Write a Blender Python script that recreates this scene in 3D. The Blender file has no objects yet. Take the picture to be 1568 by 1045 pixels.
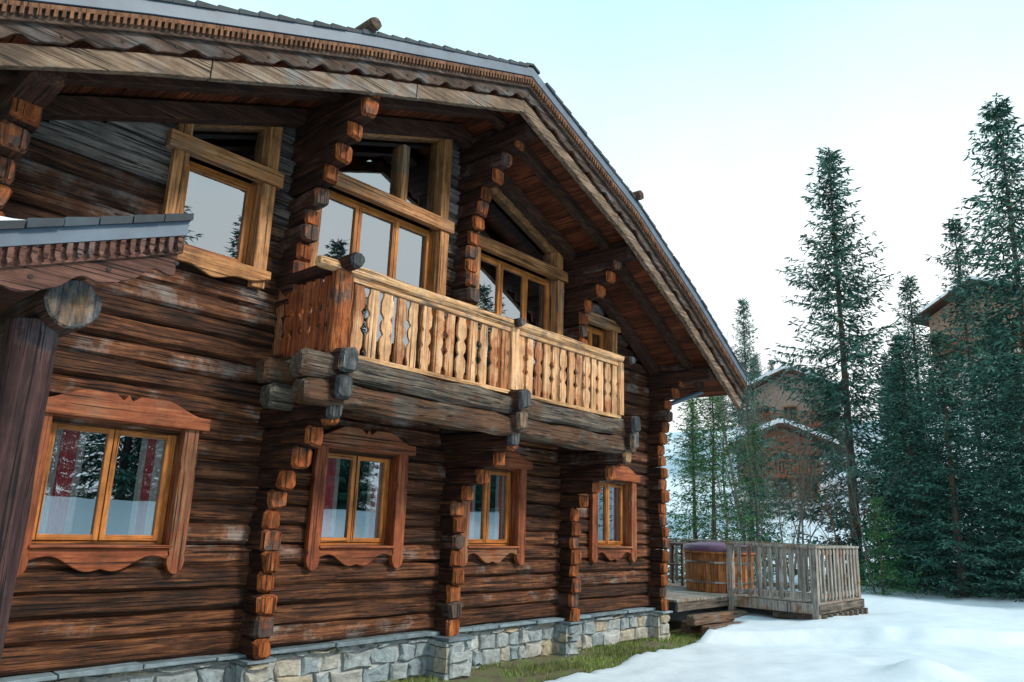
import bpy, math, random
from mathutils import Vector, Matrix, noise
R = random.Random(7)
U = R.uniform
scene = bpy.context.scene

# ------------------------------------------------------------------ helpers
class MB:
    def __init__(s): s.v=[]; s.f=[]; s.m=[]
    def add(s,vs,fs,m=0):
        o=len(s.v); s.v+= [tuple(v) for v in vs]
        s.f+=[tuple(i+o for i in f) for f in fs]
        s.m+= (m if isinstance(m,list) else [m]*len(fs))
    def box(s,x0,x1,y0,y1,z0,z1,m=0,j=0):
        vs=[(x,y,z) for z in (z0,z1) for y in (y0,y1) for x in (x0,x1)]
        if j: vs=[(a+U(-j,j),b+U(-j,j),c+U(-j,j)) for a,b,c in vs]
        s.add(vs,[(0,2,3,1),(4,5,7,6),(0,1,5,4),(2,6,7,3),(0,4,6,2),(1,3,7,5)],m)
    def poly(s,pts,y0,y1,m=0,plane='xz'):
        n=len(pts)
        if plane=='xz': vs=[(a,y0,b) for a,b in pts]+[(a,y1,b) for a,b in pts]
        else: vs=[(y0,a,b) for a,b in pts]+[(y1,a,b) for a,b in pts]
        fs=[tuple(range(n)),tuple(range(2*n-1,n-1,-1))]
        fs+=[(i,i+n,(i+1)%n+n,(i+1)%n) for i in range(n)]
        s.add(vs,fs,m)
    def strip(s,xs,ft,fb,y0,y1,m=0):
        n=len(xs); vs=[]
        for x in xs: vs+=[(x,y0,ft(x)),(x,y0,fb(x)),(x,y1,fb(x)),(x,y1,ft(x))]
        fs=[]
        for i in range(n-1):
            a=4*i;b=a+4
            fs+=[(a,a+1,b+1,b),(a+1,a+2,b+2,b+1),(a+2,a+3,b+3,b+2),(a+3,a,b,b+3)]
        fs+=[(0,3,2,1),(4*n-4,4*n-3,4*n-2,4*n-1)]
        s.add(vs,fs,m)
    def hewn(s,p0,p1,w,h,m=0,mend=None,seg=.3,jit=.010,cham=.32,taper=.8,tl=.04,round_=0,both=True):
        p0=Vector(p0);p1=Vector(p1);d=p1-p0;L=d.length;d.normalize()
        up=Vector((0,0,1)) if abs(d.z)<.9 else Vector((0,1,0))
        sd=d.cross(up).normalized(); up=sd.cross(d).normalized()
        if round_:
            cs=[(math.cos(2*math.pi*i/round_)*w/2,math.sin(2*math.pi*i/round_)*h/2) for i in range(round_)]
        else:
            a=w/2;b=h/2;c=1-cham
            cs=[(a,-b*c),(a,b*c),(a*c,b),(-a*c,b),(-a,b*c),(-a,-b*c),(-a*c,-b),(a*c,-b)]
        k=len(cs); ns=max(1,int(L/seg)); off=Vector((U(0,50),U(0,50),U(0,50)))
        st=[tl+(L-2*tl)*i/ns for i in range(ns+1)]
        st=[(0,taper)]+[(t,1) for t in st]+[(L,taper)]
        vs=[]
        for t,sc in st:
            c0=p0+d*t
            for i,(u,v) in enumerate(cs):
                q=off+d*t*1.7+Vector((i*3.1,0,0))
                jn=noise.noise(q)*jit*2
                g=1+jn/max(w,h)*1.6
                vs.append(c0+sd*u*sc*g+up*v*sc*g)
        fs=[];ms=[]
        me=m if mend is None else mend
        for i in range(len(st)-1):
            for j in range(k):
                j2=(j+1)%k
                fs.append((i*k+j,i*k+j2,(i+1)*k+j2,(i+1)*k+j)); ms.append(me if (i==len(st)-2) else m)
        fs.append(tuple(reversed(range(k)))); ms.append(me)
        fs.append(tuple(range((len(st)-1)*k,len(st)*k))); ms.append(me)
        s.add(vs,fs,ms)
    def obj(s,name,mats,parent=None,bevel=0,smooth=False):
        me=bpy.data.meshes.new(name); me.from_pydata(s.v,[],s.f)
        for mt in mats: me.materials.append(mt)
        me.polygons.foreach_set('material_index',s.m)
        if smooth: me.polygons.foreach_set('use_smooth',[True]*len(s.f))
        me.update()
        o=bpy.data.objects.new(name,me); scene.collection.objects.link(o)
        if parent: o.parent=parent
        if bevel:
            b=o.modifiers.new('b','BEVEL'); b.width=bevel; b.segments=2; b.limit_method='ANGLE'; b.angle_limit=math.radians(40)
        return o
def empty(name):
    o=bpy.data.objects.new(name,None); scene.collection.objects.link(o); return o
def lerp(a,b,t): return a+(b-a)*t
def sstep(a,b,x):
    t=max(0,min(1,(x-a)/(b-a))); return t*t*(3-2*t)
def interp(tab,x):
    if x<=tab[0][0]:
        (a,b),(c,d)=tab[0],tab[1]; return b+(d-b)*(x-a)/(c-a)
    for (a,b),(c,d) in zip(tab,tab[1:]):
        if x<=c: return b+(d-b)*(x-a)/(c-a)
    return d+(d-b)*(x-c)/(c-a)
def frange(a,b,s):
    n=max(1,int(round((b-a)/s))); return [a+(b-a)*i/n for i in range(n+1)]

# ------------------------------------------------------------------ materials
def newmat(name):
    m=bpy.data.materials.new(name); m.use_nodes=True
    nt=m.node_tree; b=nt.nodes['Principled BSDF']; return m,nt,b
def N(nt,t,**k):
    n=nt.nodes.new(t)
    for a,v in k.items():
        if a in n.inputs: n.inputs[a].default_value=v
        else: setattr(n,a,v)
    return n
def ramp(nt,stops):
    r=nt.nodes.new('ShaderNodeValToRGB'); e=r.color_ramp.elements
    while len(e)<len(stops): e.new(.5)
    for i,(p,c) in enumerate(stops):
        e[i].position=p; e[i].color=(c[0],c[1],c[2],1) if hasattr(c,'__len__') else (c,c,c,1)
    return r
def mixc(nt,fac,a,b,mode='MIX'):
    m=nt.nodes.new('ShaderNodeMix'); m.data_type='RGBA'; m.blend_type=mode
    for sock,v in ((m.inputs[0],fac),(m.inputs[6],a),(m.inputs[7],b)):
        if hasattr(v,'is_output'): nt.links.new(v,sock)
        elif hasattr(v,'__len__'): sock.default_value=(v[0],v[1],v[2],1)
        else: sock.default_value=v
    return m.outputs[2]
def wood(name,cols,axis='x',rough=.75,bump=.5,weather=None,wamt=.5,var=.55,fine=26,zgrad=None,xs_=1.6):
    m,nt,b=newmat(name); L=nt.links.new
    tc=N(nt,'ShaderNodeTexCoord'); geo=N(nt,'ShaderNodeNewGeometry')
    rnd=geo.outputs['Random Per Island']
    vm=N(nt,'ShaderNodeVectorMath',operation='SCALE'); vm.inputs[0].default_value=(37,53,71); L(rnd,vm.inputs['Scale'])
    va=N(nt,'ShaderNodeVectorMath',operation='ADD'); L(tc.outputs['Object'],va.inputs[0]); L(vm.outputs[0],va.inputs[1])
    sc={'x':(xs_,fine,fine),'y':(fine,xs_,fine),'z':(fine,fine,xs_)}[axis]
    mp=N(nt,'ShaderNodeMapping'); mp.inputs['Scale'].default_value=sc; L(va.outputs[0],mp.inputs[0])
    n1=N(nt,'ShaderNodeTexNoise',Scale=1.0,Detail=9.0,Roughness=.70,Distortion=.5); L(mp.outputs[0],n1.inputs['Vector'])
    r1=ramp(nt,[(.32,cols[0]),(.5,cols[1]),(.68,cols[2])]); L(n1.outputs[0],r1.inputs[0])
    col=r1.outputs[0]
    n2=N(nt,'ShaderNodeTexNoise',Scale=2.6,Detail=7.0,Roughness=.7); L(va.outputs[0],n2.inputs['Vector'])
    if weather:
        ad=N(nt,'ShaderNodeMath',operation='ADD'); L(n2.outputs[0],ad.inputs[0])
        ms=N(nt,'ShaderNodeMath',operation='MULTIPLY_ADD'); L(rnd,ms.inputs[0]); ms.inputs[1].default_value=.35; ms.inputs[2].default_value=-.175+(wamt-.5)*.5
        L(ms.outputs[0],ad.inputs[1]); src=ad.outputs[0]
        if zgrad:
            sx=N(nt,'ShaderNodeSeparateXYZ'); L(tc.outputs['Object'],sx.inputs[0])
            mr=N(nt,'ShaderNodeMapRange'); mr.inputs[1].default_value=zgrad[0]; mr.inputs[2].default_value=zgrad[1]; mr.inputs[3].default_value=0; mr.inputs[4].default_value=zgrad[2]
            L(sx.outputs[2],mr.inputs[0])
            a2=N(nt,'ShaderNodeMath',operation='ADD'); L(src,a2.inputs[0]); L(mr.outputs[0],a2.inputs[1]); src=a2.outputs[0]
        rw=ramp(nt,[(.47,0.0),(.62,1.0)]); L(src,rw.inputs[0])
        gr=ramp(nt,[(.34,[c*.25 for c in weather]),(.66,weather)]); L(n1.outputs[0],gr.inputs[0])
        col=mixc(nt,rw.outputs[0],col,gr.outputs[0])
    rb=ramp(nt,[(.34,.45),(.60,1.25)]); L(n2.outputs[0],rb.inputs[0])
    col=mixc(nt,.8,col,rb.outputs[0],'MULTIPLY')
    sc2={'x':(.9,60,60),'y':(60,.9,60),'z':(60,60,.9)}[axis]
    mp2=N(nt,'ShaderNodeMapping'); mp2.inputs['Scale'].default_value=sc2; L(va.outputs[0],mp2.inputs[0])
    n3=N(nt,'ShaderNodeTexNoise',Scale=1.0,Detail=3.0,Roughness=.5); L(mp2.outputs[0],n3.inputs['Vector'])
    rc=ramp(nt,[(.36,.12),(.42,1.0)]); L(n3.outputs[0],rc.inputs[0])
    col=mixc(nt,1.0,col,rc.outputs[0],'MULTIPLY')
    mv=N(nt,'ShaderNodeMapRange'); mv.inputs[3].default_value=1-var; mv.inputs[4].default_value=1+var; L(rnd,mv.inputs[0])
    hs=N(nt,'ShaderNodeHueSaturation'); L(mv.outputs[0],hs.inputs['Value']); L(col,hs.inputs['Color'])
    L(hs.outputs[0],b.inputs['Base Color'])
    b.inputs['Roughness'].default_value=rough
    b.inputs['Specular IOR Level'].default_value=.3
    am=N(nt,'ShaderNodeMath',operation='ADD'); L(n1.outputs[0],am.inputs[0]); L(rc.outputs[0],am.inputs[1])
    bp=N(nt,'ShaderNodeBump',Strength=bump,Distance=.014); L(am.outputs[0],bp.inputs['Height']); L(bp.outputs[0],b.inputs['Normal'])
    return m
def simple(name,col,rough=.6,metal=0,nscale=8,var=.25,bump=.1,ivar=0,bdist=.01):
    m,nt,b=newmat(name); L=nt.links.new
    tc=N(nt,'ShaderNodeTexCoord'); n=N(nt,'ShaderNodeTexNoise',Scale=float(nscale),Detail=7.0,Roughness=.6); L(tc.outputs['Object'],n.inputs['Vector'])
    r=ramp(nt,[(.3,[c*(1-var) for c in col]),(.7,[min(1,c*(1+var)) for c in col])]); L(n.outputs[0],r.inputs[0])
    c=r.outputs[0]
    if ivar:
        geo=N(nt,'ShaderNodeNewGeometry'); mv=N(nt,'ShaderNodeMapRange'); mv.inputs[3].default_value=1-ivar; mv.inputs[4].default_value=1+ivar; L(geo.outputs['Random Per Island'],mv.inputs[0])
        hs=N(nt,'ShaderNodeHueSaturation'); L(mv.outputs[0],hs.inputs['Value']); L(c,hs.inputs['Color']); c=hs.outputs[0]
    L(c,b.inputs['Base Color']); b.inputs['Roughness'].default_value=rough; b.inputs['Metallic'].default_value=metal
    if bump:
        bp=N(nt,'ShaderNodeBump',Strength=bump,Distance=bdist); L(n.outputs[0],bp.inputs['Height']); L(bp.outputs[0],b.inputs['Normal'])
    return m

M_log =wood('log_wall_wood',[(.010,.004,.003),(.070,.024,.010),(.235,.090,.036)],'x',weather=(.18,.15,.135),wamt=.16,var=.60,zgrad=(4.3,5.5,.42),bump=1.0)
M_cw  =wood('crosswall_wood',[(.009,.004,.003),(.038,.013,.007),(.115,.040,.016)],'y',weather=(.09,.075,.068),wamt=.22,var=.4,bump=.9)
M_end =wood('log_end_wood',[(.06,.016,.005),(.32,.076,.015),(.56,.20,.052)],'z',weather=(.08,.055,.045),wamt=.44,var=.5,fine=26,bump=1,xs_=5)
M_grey=wood('grey_log_wood',[(.03,.026,.022),(.095,.076,.060),(.26,.21,.16)],'x',weather=(.10,.045,.022),wamt=.45,var=.25,bump=1)
M_greyend=wood('grey_end_wood',[(.014,.018,.022),(.055,.062,.068),(.19,.18,.17)],'z',weather=(.28,.15,.065),wamt=.36,var=.4,fine=22,xs_=6)
M_verge=wood('verge_board_wood',[(.06,.036,.024),(.19,.125,.082),(.38,.27,.185)],'x',weather=(.23,.215,.20),wamt=.5,var=.2)
M_vdark=wood('verge_dark_wood',[(.022,.012,.009),(.068,.038,.026),(.15,.09,.06)],'x',weather=(.12,.115,.115),wamt=.5,var=.2)
M_tooth=wood('dentil_wood',[(.06,.025,.012),(.15,.065,.03),(.24,.115,.06)],'z',var=.3)
M_soff=wood('soffit_wood',[(.025,.007,.004),(.105,.026,.010),(.21,.058,.022)],'y',var=.35,bump=.3,rough=.6)
M_beam=wood('beam_wood',[(.016,.007,.005),(.055,.022,.012),(.13,.052,.028)],'x',var=.3)
CC=[(.10,.023,.007),(.26,.064,.021),(.39,.13,.050)]
M_case=wood('casing_wood',CC,'z',weather=(.30,.125,.06),wamt=.38,var=.2,rough=.6,bump=.4)
M_caseh=wood('casing_wood_h',CC,'x',weather=(.30,.125,.06),wamt=.38,var=.2,rough=.6,bump=.4)
SC=[(.20,.062,.012),(.42,.145,.030),(.58,.235,.062)]
M_sash=wood('sash_wood',SC,'z',var=.15,rough=.45,bump=.2)
M_sashh=wood('sash_wood_h',SC,'x',var=.15,rough=.45,bump=.2)
TC=[(.13,.050,.018),(.40,.175,.062),(.60,.32,.14)]
M_tan =wood('tan_plank_wood',TC,'z',weather=(.27,.18,.115),wamt=.28,var=.22,rough=.65)
M_tanh=wood('tan_plank_h',TC,'x',weather=(.27,.18,.115),wamt=.28,var=.22,rough=.65)
M_bal =wood('baluster_wood',[(.32,.125,.045),(.66,.35,.165),(.83,.57,.35)],'z',weather=(.42,.15,.055),wamt=.42,var=.20,rough=.6,bump=.4)
M_rail=wood('rail_wood',[(.28,.12,.045),(.62,.35,.16),(.81,.55,.32)],'x',weather=(.30,.20,.14),wamt=.34,var=.2)
M_deck=wood('deck_wood',[(.14,.12,.105),(.33,.295,.26),(.50,.46,.42)],'z',weather=(.26,.14,.075),wamt=.32,var=.25)
M_deckx=wood('deck_board_wood',[(.06,.045,.036),(.15,.12,.095),(.28,.24,.2)],'x',weather=(.20,.10,.055),wamt=.4,var=.3)
M_post=wood('porch_post_wood',[(.014,.007,.008),(.048,.020,.020),(.11,.052,.045)],'z',weather=(.10,.082,.088),wamt=.36,var=.1)
M_slate=simple('roof_slate',(.020,.030,.040),.7,0,9,.4,.3,ivar=.4)
M_flash=simple('zinc_flashing',(.080,.118,.165),.5,0,4,.25,.05)
def stone():
    m,nt,b=newmat('stone'); L=nt.links.new
    tc=N(nt,'ShaderNodeTexCoord'); geo=N(nt,'ShaderNodeNewGeometry')
    r=ramp(nt,[(0,(.24,.30,.33)),(.3,(.37,.41,.42)),(.5,(.28,.35,.39)),(.7,(.44,.46,.45)),(.90,(.42,.36,.25)),(1,(.54,.57,.59))]); L(geo.outputs['Random Per Island'],r.inputs[0])
    n=N(nt,'ShaderNodeTexNoise',Scale=11.0,Detail=9.0,Roughness=.7); L(tc.outputs['Object'],n.inputs['Vector'])
    r2=ramp(nt,[(.3,.5),(.7,1.3)]); L(n.outputs[0],r2.inputs[0])
    c=mixc(nt,1.0,r.outputs[0],r2.outputs[0],'MULTIPLY'); L(c,b.inputs['Base Color']); b.inputs['Roughness'].default_value=.85
    bp=N(nt,'ShaderNodeBump',Strength=.9,Distance=.04); L(n.outputs[0],bp.inputs['Height']); L(bp.outputs[0],b.inputs['Normal'])
    return m
M_stone=stone()
M_mortar=simple('mortar',(.40,.42,.42),.95,0,30,.3,.6)
M_coping=simple('slate_coping',(.16,.215,.25),.7,0,7,.4,.5,ivar=.3)
def glass():
    m,nt,b=newmat('window_glass'); L=nt.links.new; nt.nodes.remove(b)
    out=nt.nodes['Material Output']
    g=N(nt,'ShaderNodeBsdfGlossy',Roughness=.01); g.inputs['Color'].default_value=(.88,.95,1,1)
    t=N(nt,'ShaderNodeBsdfTransparent'); t.inputs['Color'].default_value=(.97,.98,.98,1)
    fr=N(nt,'ShaderNodeFresnel',IOR=1.8); mr=N(nt,'ShaderNodeMapRange'); mr.inputs[3].default_value=.30; mr.inputs[4].default_value=1.0
    L(fr.outputs[0],mr.inputs[0])
    tc=N(nt,'ShaderNodeTexCoord'); n=N(nt,'ShaderNodeTexNoise',Scale=1.2,Detail=0.0); L(tc.outputs['Object'],n.inputs['Vector'])
    bp=N(nt,'ShaderNodeBump',Strength=.03,Distance=.05); L(n.outputs[0],bp.inputs['Height']); L(bp.outputs[0],g.inputs['Normal'])
    mx=N(nt,'ShaderNodeMixShader'); L(mr.outputs[0],mx.inputs[0]); L(t.outputs[0],mx.inputs[1]); L(g.outputs[0],mx.inputs[2]); L(mx.outputs[0],out.inputs[0])
    return m
M_glass=glass()
M_dark=simple('interior_dark',(.03,.022,.018),.9)
M_curt=simple('curtain_pink',(.80,.16,.20),.9,0,20,.2,0)
M_curtw=simple('curtain_white',(.92,.90,.88),.9,0,20,.1,0)
def needles(name,stops):
    m,nt,b=newmat(name); L=nt.links.new
    geo=N(nt,'ShaderNodeNewGeometry'); r=ramp(nt,stops); L(geo.outputs['Random Per Island'],r.inputs[0])
    tc=N(nt,'ShaderNodeTexCoord'); n=N(nt,'ShaderNodeTexNoise',Scale=.9,Detail=3.0); L(tc.outputs['Object'],n.inputs['Vector'])
    r2=ramp(nt,[(.35,.55),(.65,1.4)]); L(n.outputs[0],r2.inputs[0])
    oi=N(nt,'ShaderNodeObjectInfo'); mv=N(nt,'ShaderNodeMapRange'); mv.inputs[3].default_value=.8; mv.inputs[4].default_value=1.3; L(oi.outputs['Random'],mv.inputs[0])
    c=mixc(nt,1.0,r.outputs[0],r2.outputs[0],'MULTIPLY')
    hs=N(nt,'ShaderNodeHueSaturation'); L(mv.outputs[0],hs.inputs['Value']); L(c,hs.inputs['Color'])
    L(hs.outputs[0],b.inputs['Base Color']); b.inputs['Roughness'].default_value=.55; b.inputs['Specular IOR Level'].default_value=.25
    return m
M_needle=needles('spruce_needles',[(0,(.012,.046,.038)),(.5,(.028,.105,.078)),(.85,(.062,.17,.125)),(1,(.11,.22,.16))])
M_needleg=needles('young_spruce_needles',[(0,(.012,.050,.016)),(.5,(.030,.120,.032)),(.85,(.07,.19,.05)),(1,(.12,.25,.07))])
M_bark=simple('bark',(.10,.075,.06),.9,0,12,.4,.5)
M_barkp=simple('pale_bark',(.17,.14,.125),.9,0,12,.4,.3)

# ------------------------------------------------------------------ ground
def yb(x):
    return interp([(-4,-1.85),(4,-1.8),(7.8,-1.55),(10,-1.34),(12.2,-1.08),(14.3,-.80)],x)+.14*noise.noise(Vector((x*1.3,3,0)))+.06*noise.noise(Vector((x*5,7,0)))
def ground(x,y):
    d=yb(x)-y
    if x>13.6: d=max(d,(x-14.3)*.7+.3*noise.noise(Vector((x,y*1.3,9))))
    s=sstep(-.02,.20,d)
    n=noise.noise(Vector((x*.35,y*.35,0)))*.10+noise.noise(Vector((x*1.1,y*1.1,4)))*.035+noise.noise(Vector((x*3,y*3,2)))*.012
    z=.02*noise.noise(Vector((x*3,y*3,0)))+.03
    z+=s*(.10+n+.16*sstep(.2,3.5,d))
    dd=x-(10.9-.78*y)+.45*noise.noise(Vector((y*.55,0,5)))+.08*noise.noise(Vector((y*2.5,1,5)))
    z+=s*(.17*sstep(0,.34,dd)*sstep(1.5,-.2,y)+.03*math.exp(-((dd-.35)/.25)**2)*sstep(.5,-1.2,y))
    z+=s*.19*math.exp(-(((x-10.7)/.42)**2+((y+4.85)/.40)**2)**1.2)
    z+= 13*sstep(33,82,x+noise.noise(Vector((y*.08,0,0)))*5)
    z+= 2.0*sstep(-12,-25,y)+ 7*sstep(-35,-90,y)
    return z,s
xs=frange(-400,-20,38)[:-1]+frange(-20,-1,1.0)[:-1]+frange(-1,18,.10)[:-1]+frange(18,34,.5)[:-1]+frange(34,90,2.)[:-1]+frange(90,700,40)
ys=frange(-500,-40,40)[:-1]+frange(-40,-12,1.5)[:-1]+frange(-12,1,.10)[:-1]+frange(1,20,.8)[:-1]+frange(20,80,3)[:-1]+frange(80,500,40)
gv=[];gs=[]
for y in ys:
    for x in xs:
        z,s=ground(x,y); gv.append((x,y,z)); gs.append(s)
nx=len(xs)
gf=[(j*nx+i,j*nx+i+1,(j+1)*nx+i+1,(j+1)*nx+i) for j in range(len(ys)-1) for i in range(nx-1)]
me=bpy.data.meshes.new('ground'); me.from_pydata(gv,[],gf)
at=me.attributes.new('snow','FLOAT','POINT'); at.data.foreach_set('value',gs)
me.polygons.foreach_set('use_smooth',[True]*len(gf))
go=bpy.data.objects.new('ground',me); scene.collection.objects.link(go)
m,nt,b=newmat('snow_and_turf'); L=nt.links.new
tc=N(nt,'ShaderNodeTexCoord'); an=N(nt,'ShaderNodeAttribute',attribute_name='snow')
n1=N(nt,'ShaderNodeTexNoise',Scale=5.0,Detail=9.0,Roughness=.7); L(tc.outputs['Object'],n1.inputs['Vector'])
n2=N(nt,'ShaderNodeTexNoise',Scale=40.0,Detail=6.0,Roughness=.7); L(tc.outputs['Object'],n2.inputs['Vector'])
rg=ramp(nt,[(.3,(.05,.04,.025)),(.48,(.13,.11,.065)),(.58,(.09,.13,.03)),(.75,(.22,.20,.13))]); L(n1.outputs[0],rg.inputs[0])
rr=ramp(nt,[(.3,.5),(.7,1.6)]); L(n2.outputs[0],rr.inputs[0])
turf=mixc(nt,1.0,rg.outputs[0],rr.outputs[0],'MULTIPLY')
rs=ramp(nt,[(.3,(.60,.67,.75)),(.7,(.68,.74,.80))]); L(n1.outputs[0],rs.inputs[0])
rm=ramp(nt,[(.35,0.0),(.5,1.0)])
ad=N(nt,'ShaderNodeMath',operation='MULTIPLY_ADD'); L(n1.outputs[0],ad.inputs[0]); ad.inputs[1].default_value=.3; L(an.outputs['Fac'],ad.inputs[2])
sb=N(nt,'ShaderNodeMath',operation='SUBTRACT'); L(ad.outputs[0],sb.inputs[0]); sb.inputs[1].default_value=.12; L(sb.outputs[0],rm.inputs[0])
L(mixc(nt,rm.outputs[0],turf,rs.outputs[0]),b.inputs['Base Color']); b.inputs['Roughness'].default_value=.75
bp=N(nt,'ShaderNodeBump',Strength=.4,Distance=.03); L(n1.outputs[0],bp.inputs['Height']); L(bp.outputs[0],b.inputs['Normal'])
me.materials.append(m)
g=MB()
for i in range(18000):
    x=U(3.5,14.2); y=U(yb(x)-.02,-.12)
    if noise.noise(Vector((x*.9,y*1.6,11)))+.28*sstep(6,11,x)<.04: continue
    z,s=ground(x,y)
    if s>.3: continue
    h=U(.02,.075); a=U(0,6.28); w=.006; lx,ly=U(-.03,.03),U(-.03,.03)
    g.add([(x-w*math.cos(a),y-w*math.sin(a),z-.01),(x+w*math.cos(a),y+w*math.sin(a),z-.01),(x+lx,y+ly,z+h)],[(0,1,2)])
g.obj('grass',[needles('grass_blades',[(0,(.08,.14,.02)),(.6,(.16,.23,.05)),(1,(.32,.29,.13))])])

# ------------------------------------------------------------------ house
H=empty('log_chalet')
ROOF=[(0.4,5.30),(2.03,6.04),(4.17,6.93),(6.83,7.93),(9.46,6.91),(11.37,5.89),(13.24,4.76)]
RX=6.83
zt=lambda x: interp(ROOF,x)
RXS=sorted(set(frange(.4,RX,.2)+frange(RX,13.24,.2)))
HX0,HX1=1.35,12.47
CWX=[1.45,4.43,7.15,9.70,12.39]
WIN=[(2.10,3.60),(4.98,6.36),(7.34,8.69),(10.38,11.73)]
openings=[(a+.14,b-.14,1.55,2.72) for a,b in WIN]
openings+=[(3.05,3.97,4.5,6.6),(4.7,6.72,3.5,8),(7.4,9.42,3.5,8),(9.95,11.0,4.35,5.45)]
w=MB()
z=.55+.105
while z<7.7:
    iv=[];cur=None
    for x in frange(HX0,HX1,.03):
        ok= z+.06<zt(x)-.40 and not any(a<x<b and c<z<d for a,b,c,d in openings)
        if ok:
            if cur is None: cur=[x,x]
            cur[1]=x
        elif cur: iv.append(cur);cur=None
    if cur: iv.append(cur)
    for a,b_ in iv:
        if b_-a<.08: continue
        if b_>HX1-.05: b_=HX1+.12+max(0,min(.75,(z-4.0)*.75))*(1 if z<5.05 else 0)+U(-.03,.03)
        if a<HX0+.05: a=HX0-.12-U(0,.05)
        yo=U(-.018,.018)
        cuts=[a]+[c for c in CWX[1:-1] if a+.5<c<b_-.5]+[b_]
        for c0,c1 in zip(cuts,cuts[1:]):
            w.hewn((c0,.05+yo,z),(c1,.05+yo+U(-.006,.006),z),.30,.211,seg=.18,jit=.016,cham=.37+U(-.07,.07),taper=.97,tl=.01)
    z+=.21
w.obj('log_wall',[M_log],H)
w=MB()
z=.55+.105
while z<5.0:
    for X in (HX0,HX1-.1):
        w.hewn((X,.2,z),(X,12,z),.22,.215,seg=.6)
    z+=.21
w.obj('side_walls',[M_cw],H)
w=MB()
w.box(HX0-.1,HX1,11.9,12.1,0,5.0)
w.strip(frange(HX0,HX1,.3),lambda x:zt(x)-.4,lambda x:4.9,11.92,12.08)
w.box(HX0+.1,HX1-.2,.2,11.8,3.1,3.3); w.box(HX0+.1,HX1-.2,2.5,2.6,.5,5.0); w.box(HX0+.1,HX1-.2,.2,11.8,.4,.5)  # floors and backing wall added to keep the rooms behind the glass dark
w.strip(frange(HX0+.2,HX1-.3,.3),lambda x:zt(x)-.42,lambda x:4.9,2.5,2.6)
w.obj('back_wall_and_dark_backing',[M_dark],H)

def crosswall(x,tab,ztop,name):
    c=MB(); z=.60; k=0
    while z<ztop:
        p=None
        for zz,pp in tab:
            if z>=zz: p=pp
        p+=U(-.04,.04)
        xo=U(-.014,.014)
        c.hewn((x+xo,.12,z),(x+xo,-p,z),.205+U(-.025,.02),.212,0,1,seg=.15,jit=.022,cham=.30+U(-.08,.12),taper=.76+U(-.06,.10),tl=.05)
        z+=.21
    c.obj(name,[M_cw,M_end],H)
low=[(0,.38),(2.25,.5),(2.45,.75),(2.66,1.0),(2.86,1.22)]
up=lambda o:[(4.9+o,.5),(5.4+o,.62),(5.62+o,.8),(5.84+o,.98),(6.05+o,1.18),(6.2+o,1.38)]
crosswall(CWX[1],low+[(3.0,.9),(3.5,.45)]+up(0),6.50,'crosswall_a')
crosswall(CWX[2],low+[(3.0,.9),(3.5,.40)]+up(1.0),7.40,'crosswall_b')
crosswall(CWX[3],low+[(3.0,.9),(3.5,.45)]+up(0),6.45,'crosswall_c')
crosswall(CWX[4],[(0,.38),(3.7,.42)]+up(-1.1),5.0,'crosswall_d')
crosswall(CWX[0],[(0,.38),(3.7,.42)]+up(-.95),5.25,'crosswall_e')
c=MB()
for x in CWX:
    z=zt(x)-.60
    c.hewn((x,.3,z),(x,-1.40,z),.24,.24,0,0,seg=.3,jit=.012)
c.obj('purlins',[M_cw,M_end],H)
c=MB()
for y0,y1,a,b_ in ((-.32,-.16,.40,.60),(-.98,-.84,.36,.52)):
    c.strip([x for x in RXS if .9<x<12.9],lambda x:zt(x)-a,lambda x:zt(x)-b_,y0,y1)
c.obj('rafters',[M_beam],H,bevel=.01)

# roof
r=MB(); r.strip(RXS,zt,lambda x:zt(x)-.07,-1.60,12.5); r.obj('roof_deck',[M_slate],H)
r=MB()
for x in frange(.42,13.05,.19):
    s=1 if x<RX else -1
    t=U(.01,.03)
    if abs(x-RX)<.12: continue
    x2=x+.186
    za,zb=((.018+t*.6,.006) if s>0 else (.006,.018+t*.6))
    r.strip([x,x2],lambda q:zt(q)+(za if q==x else zb),lambda q:zt(q)-.025,-1.65-U(0,.015),-.9)
r.strip(frange(RX-.14,RX+.14,.14),lambda q:zt(q)+.035,lambda q:zt(q)+.004,-1.655,12.5)
r.obj('slates',[M_slate],H)
r=MB()
r.strip(RXS,lambda x:zt(x)-.025,lambda x:zt(x)-.15,-1.64,-1.602); r.obj('zinc_verge',[M_flash],H)
r=MB()
r.strip(RXS,lambda x:zt(x)-.145,lambda x:zt(x)-.31,-1.60,-1.56)
cr=sorted(set(frange(.4,RX,.03)+frange(RX,13.24,.03)))
def scal(x):
    u=(abs(x-RX)%.42)/.42
    return .47-.055*abs(math.sin(math.pi*u))-.02*math.cos(4*math.pi*u)
r.strip(cr,lambda x:zt(x)-.29,lambda x:zt(x)-scal(x),-1.558,-1.52)
r.obj('carved_verge_boards',[M_vdark],H,bevel=.004)
r=MB()
for x in frange(.45,13.2,.052):
    r.strip([x,x+.026],lambda q:zt(q)-.20,lambda q:zt(q)-.265,-1.635,-1.598)
r.strip(RXS,lambda x:zt(x)-.165,lambda x:zt(x)-.205,-1.63,-1.601)
r.obj('dentils',[M_tooth],H)
r=MB()
for x in frange(.6,13.1,.42):
    zz=zt(x)-.39
    n=8; r.poly([(x+.014*math.cos(i*6.283/n),zz+.014*math.sin(i*6.283/n)) for i in range(n)],-1.566,-1.55)
r.obj('board_holes',[M_dark],H)
r=MB(); 
segs=[(.4,2.6),(2.61,4.95),(4.96,RX),(RX,9.1),(9.11,11.3),(11.31,13.24)]
for a,b_ in segs: r.strip(frange(a,b_,.15),lambda x:zt(x)-.46,lambda x:zt(x)-.64-.012*noise.noise(Vector((x*3,0,0))),-1.515,-1.43)
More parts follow.
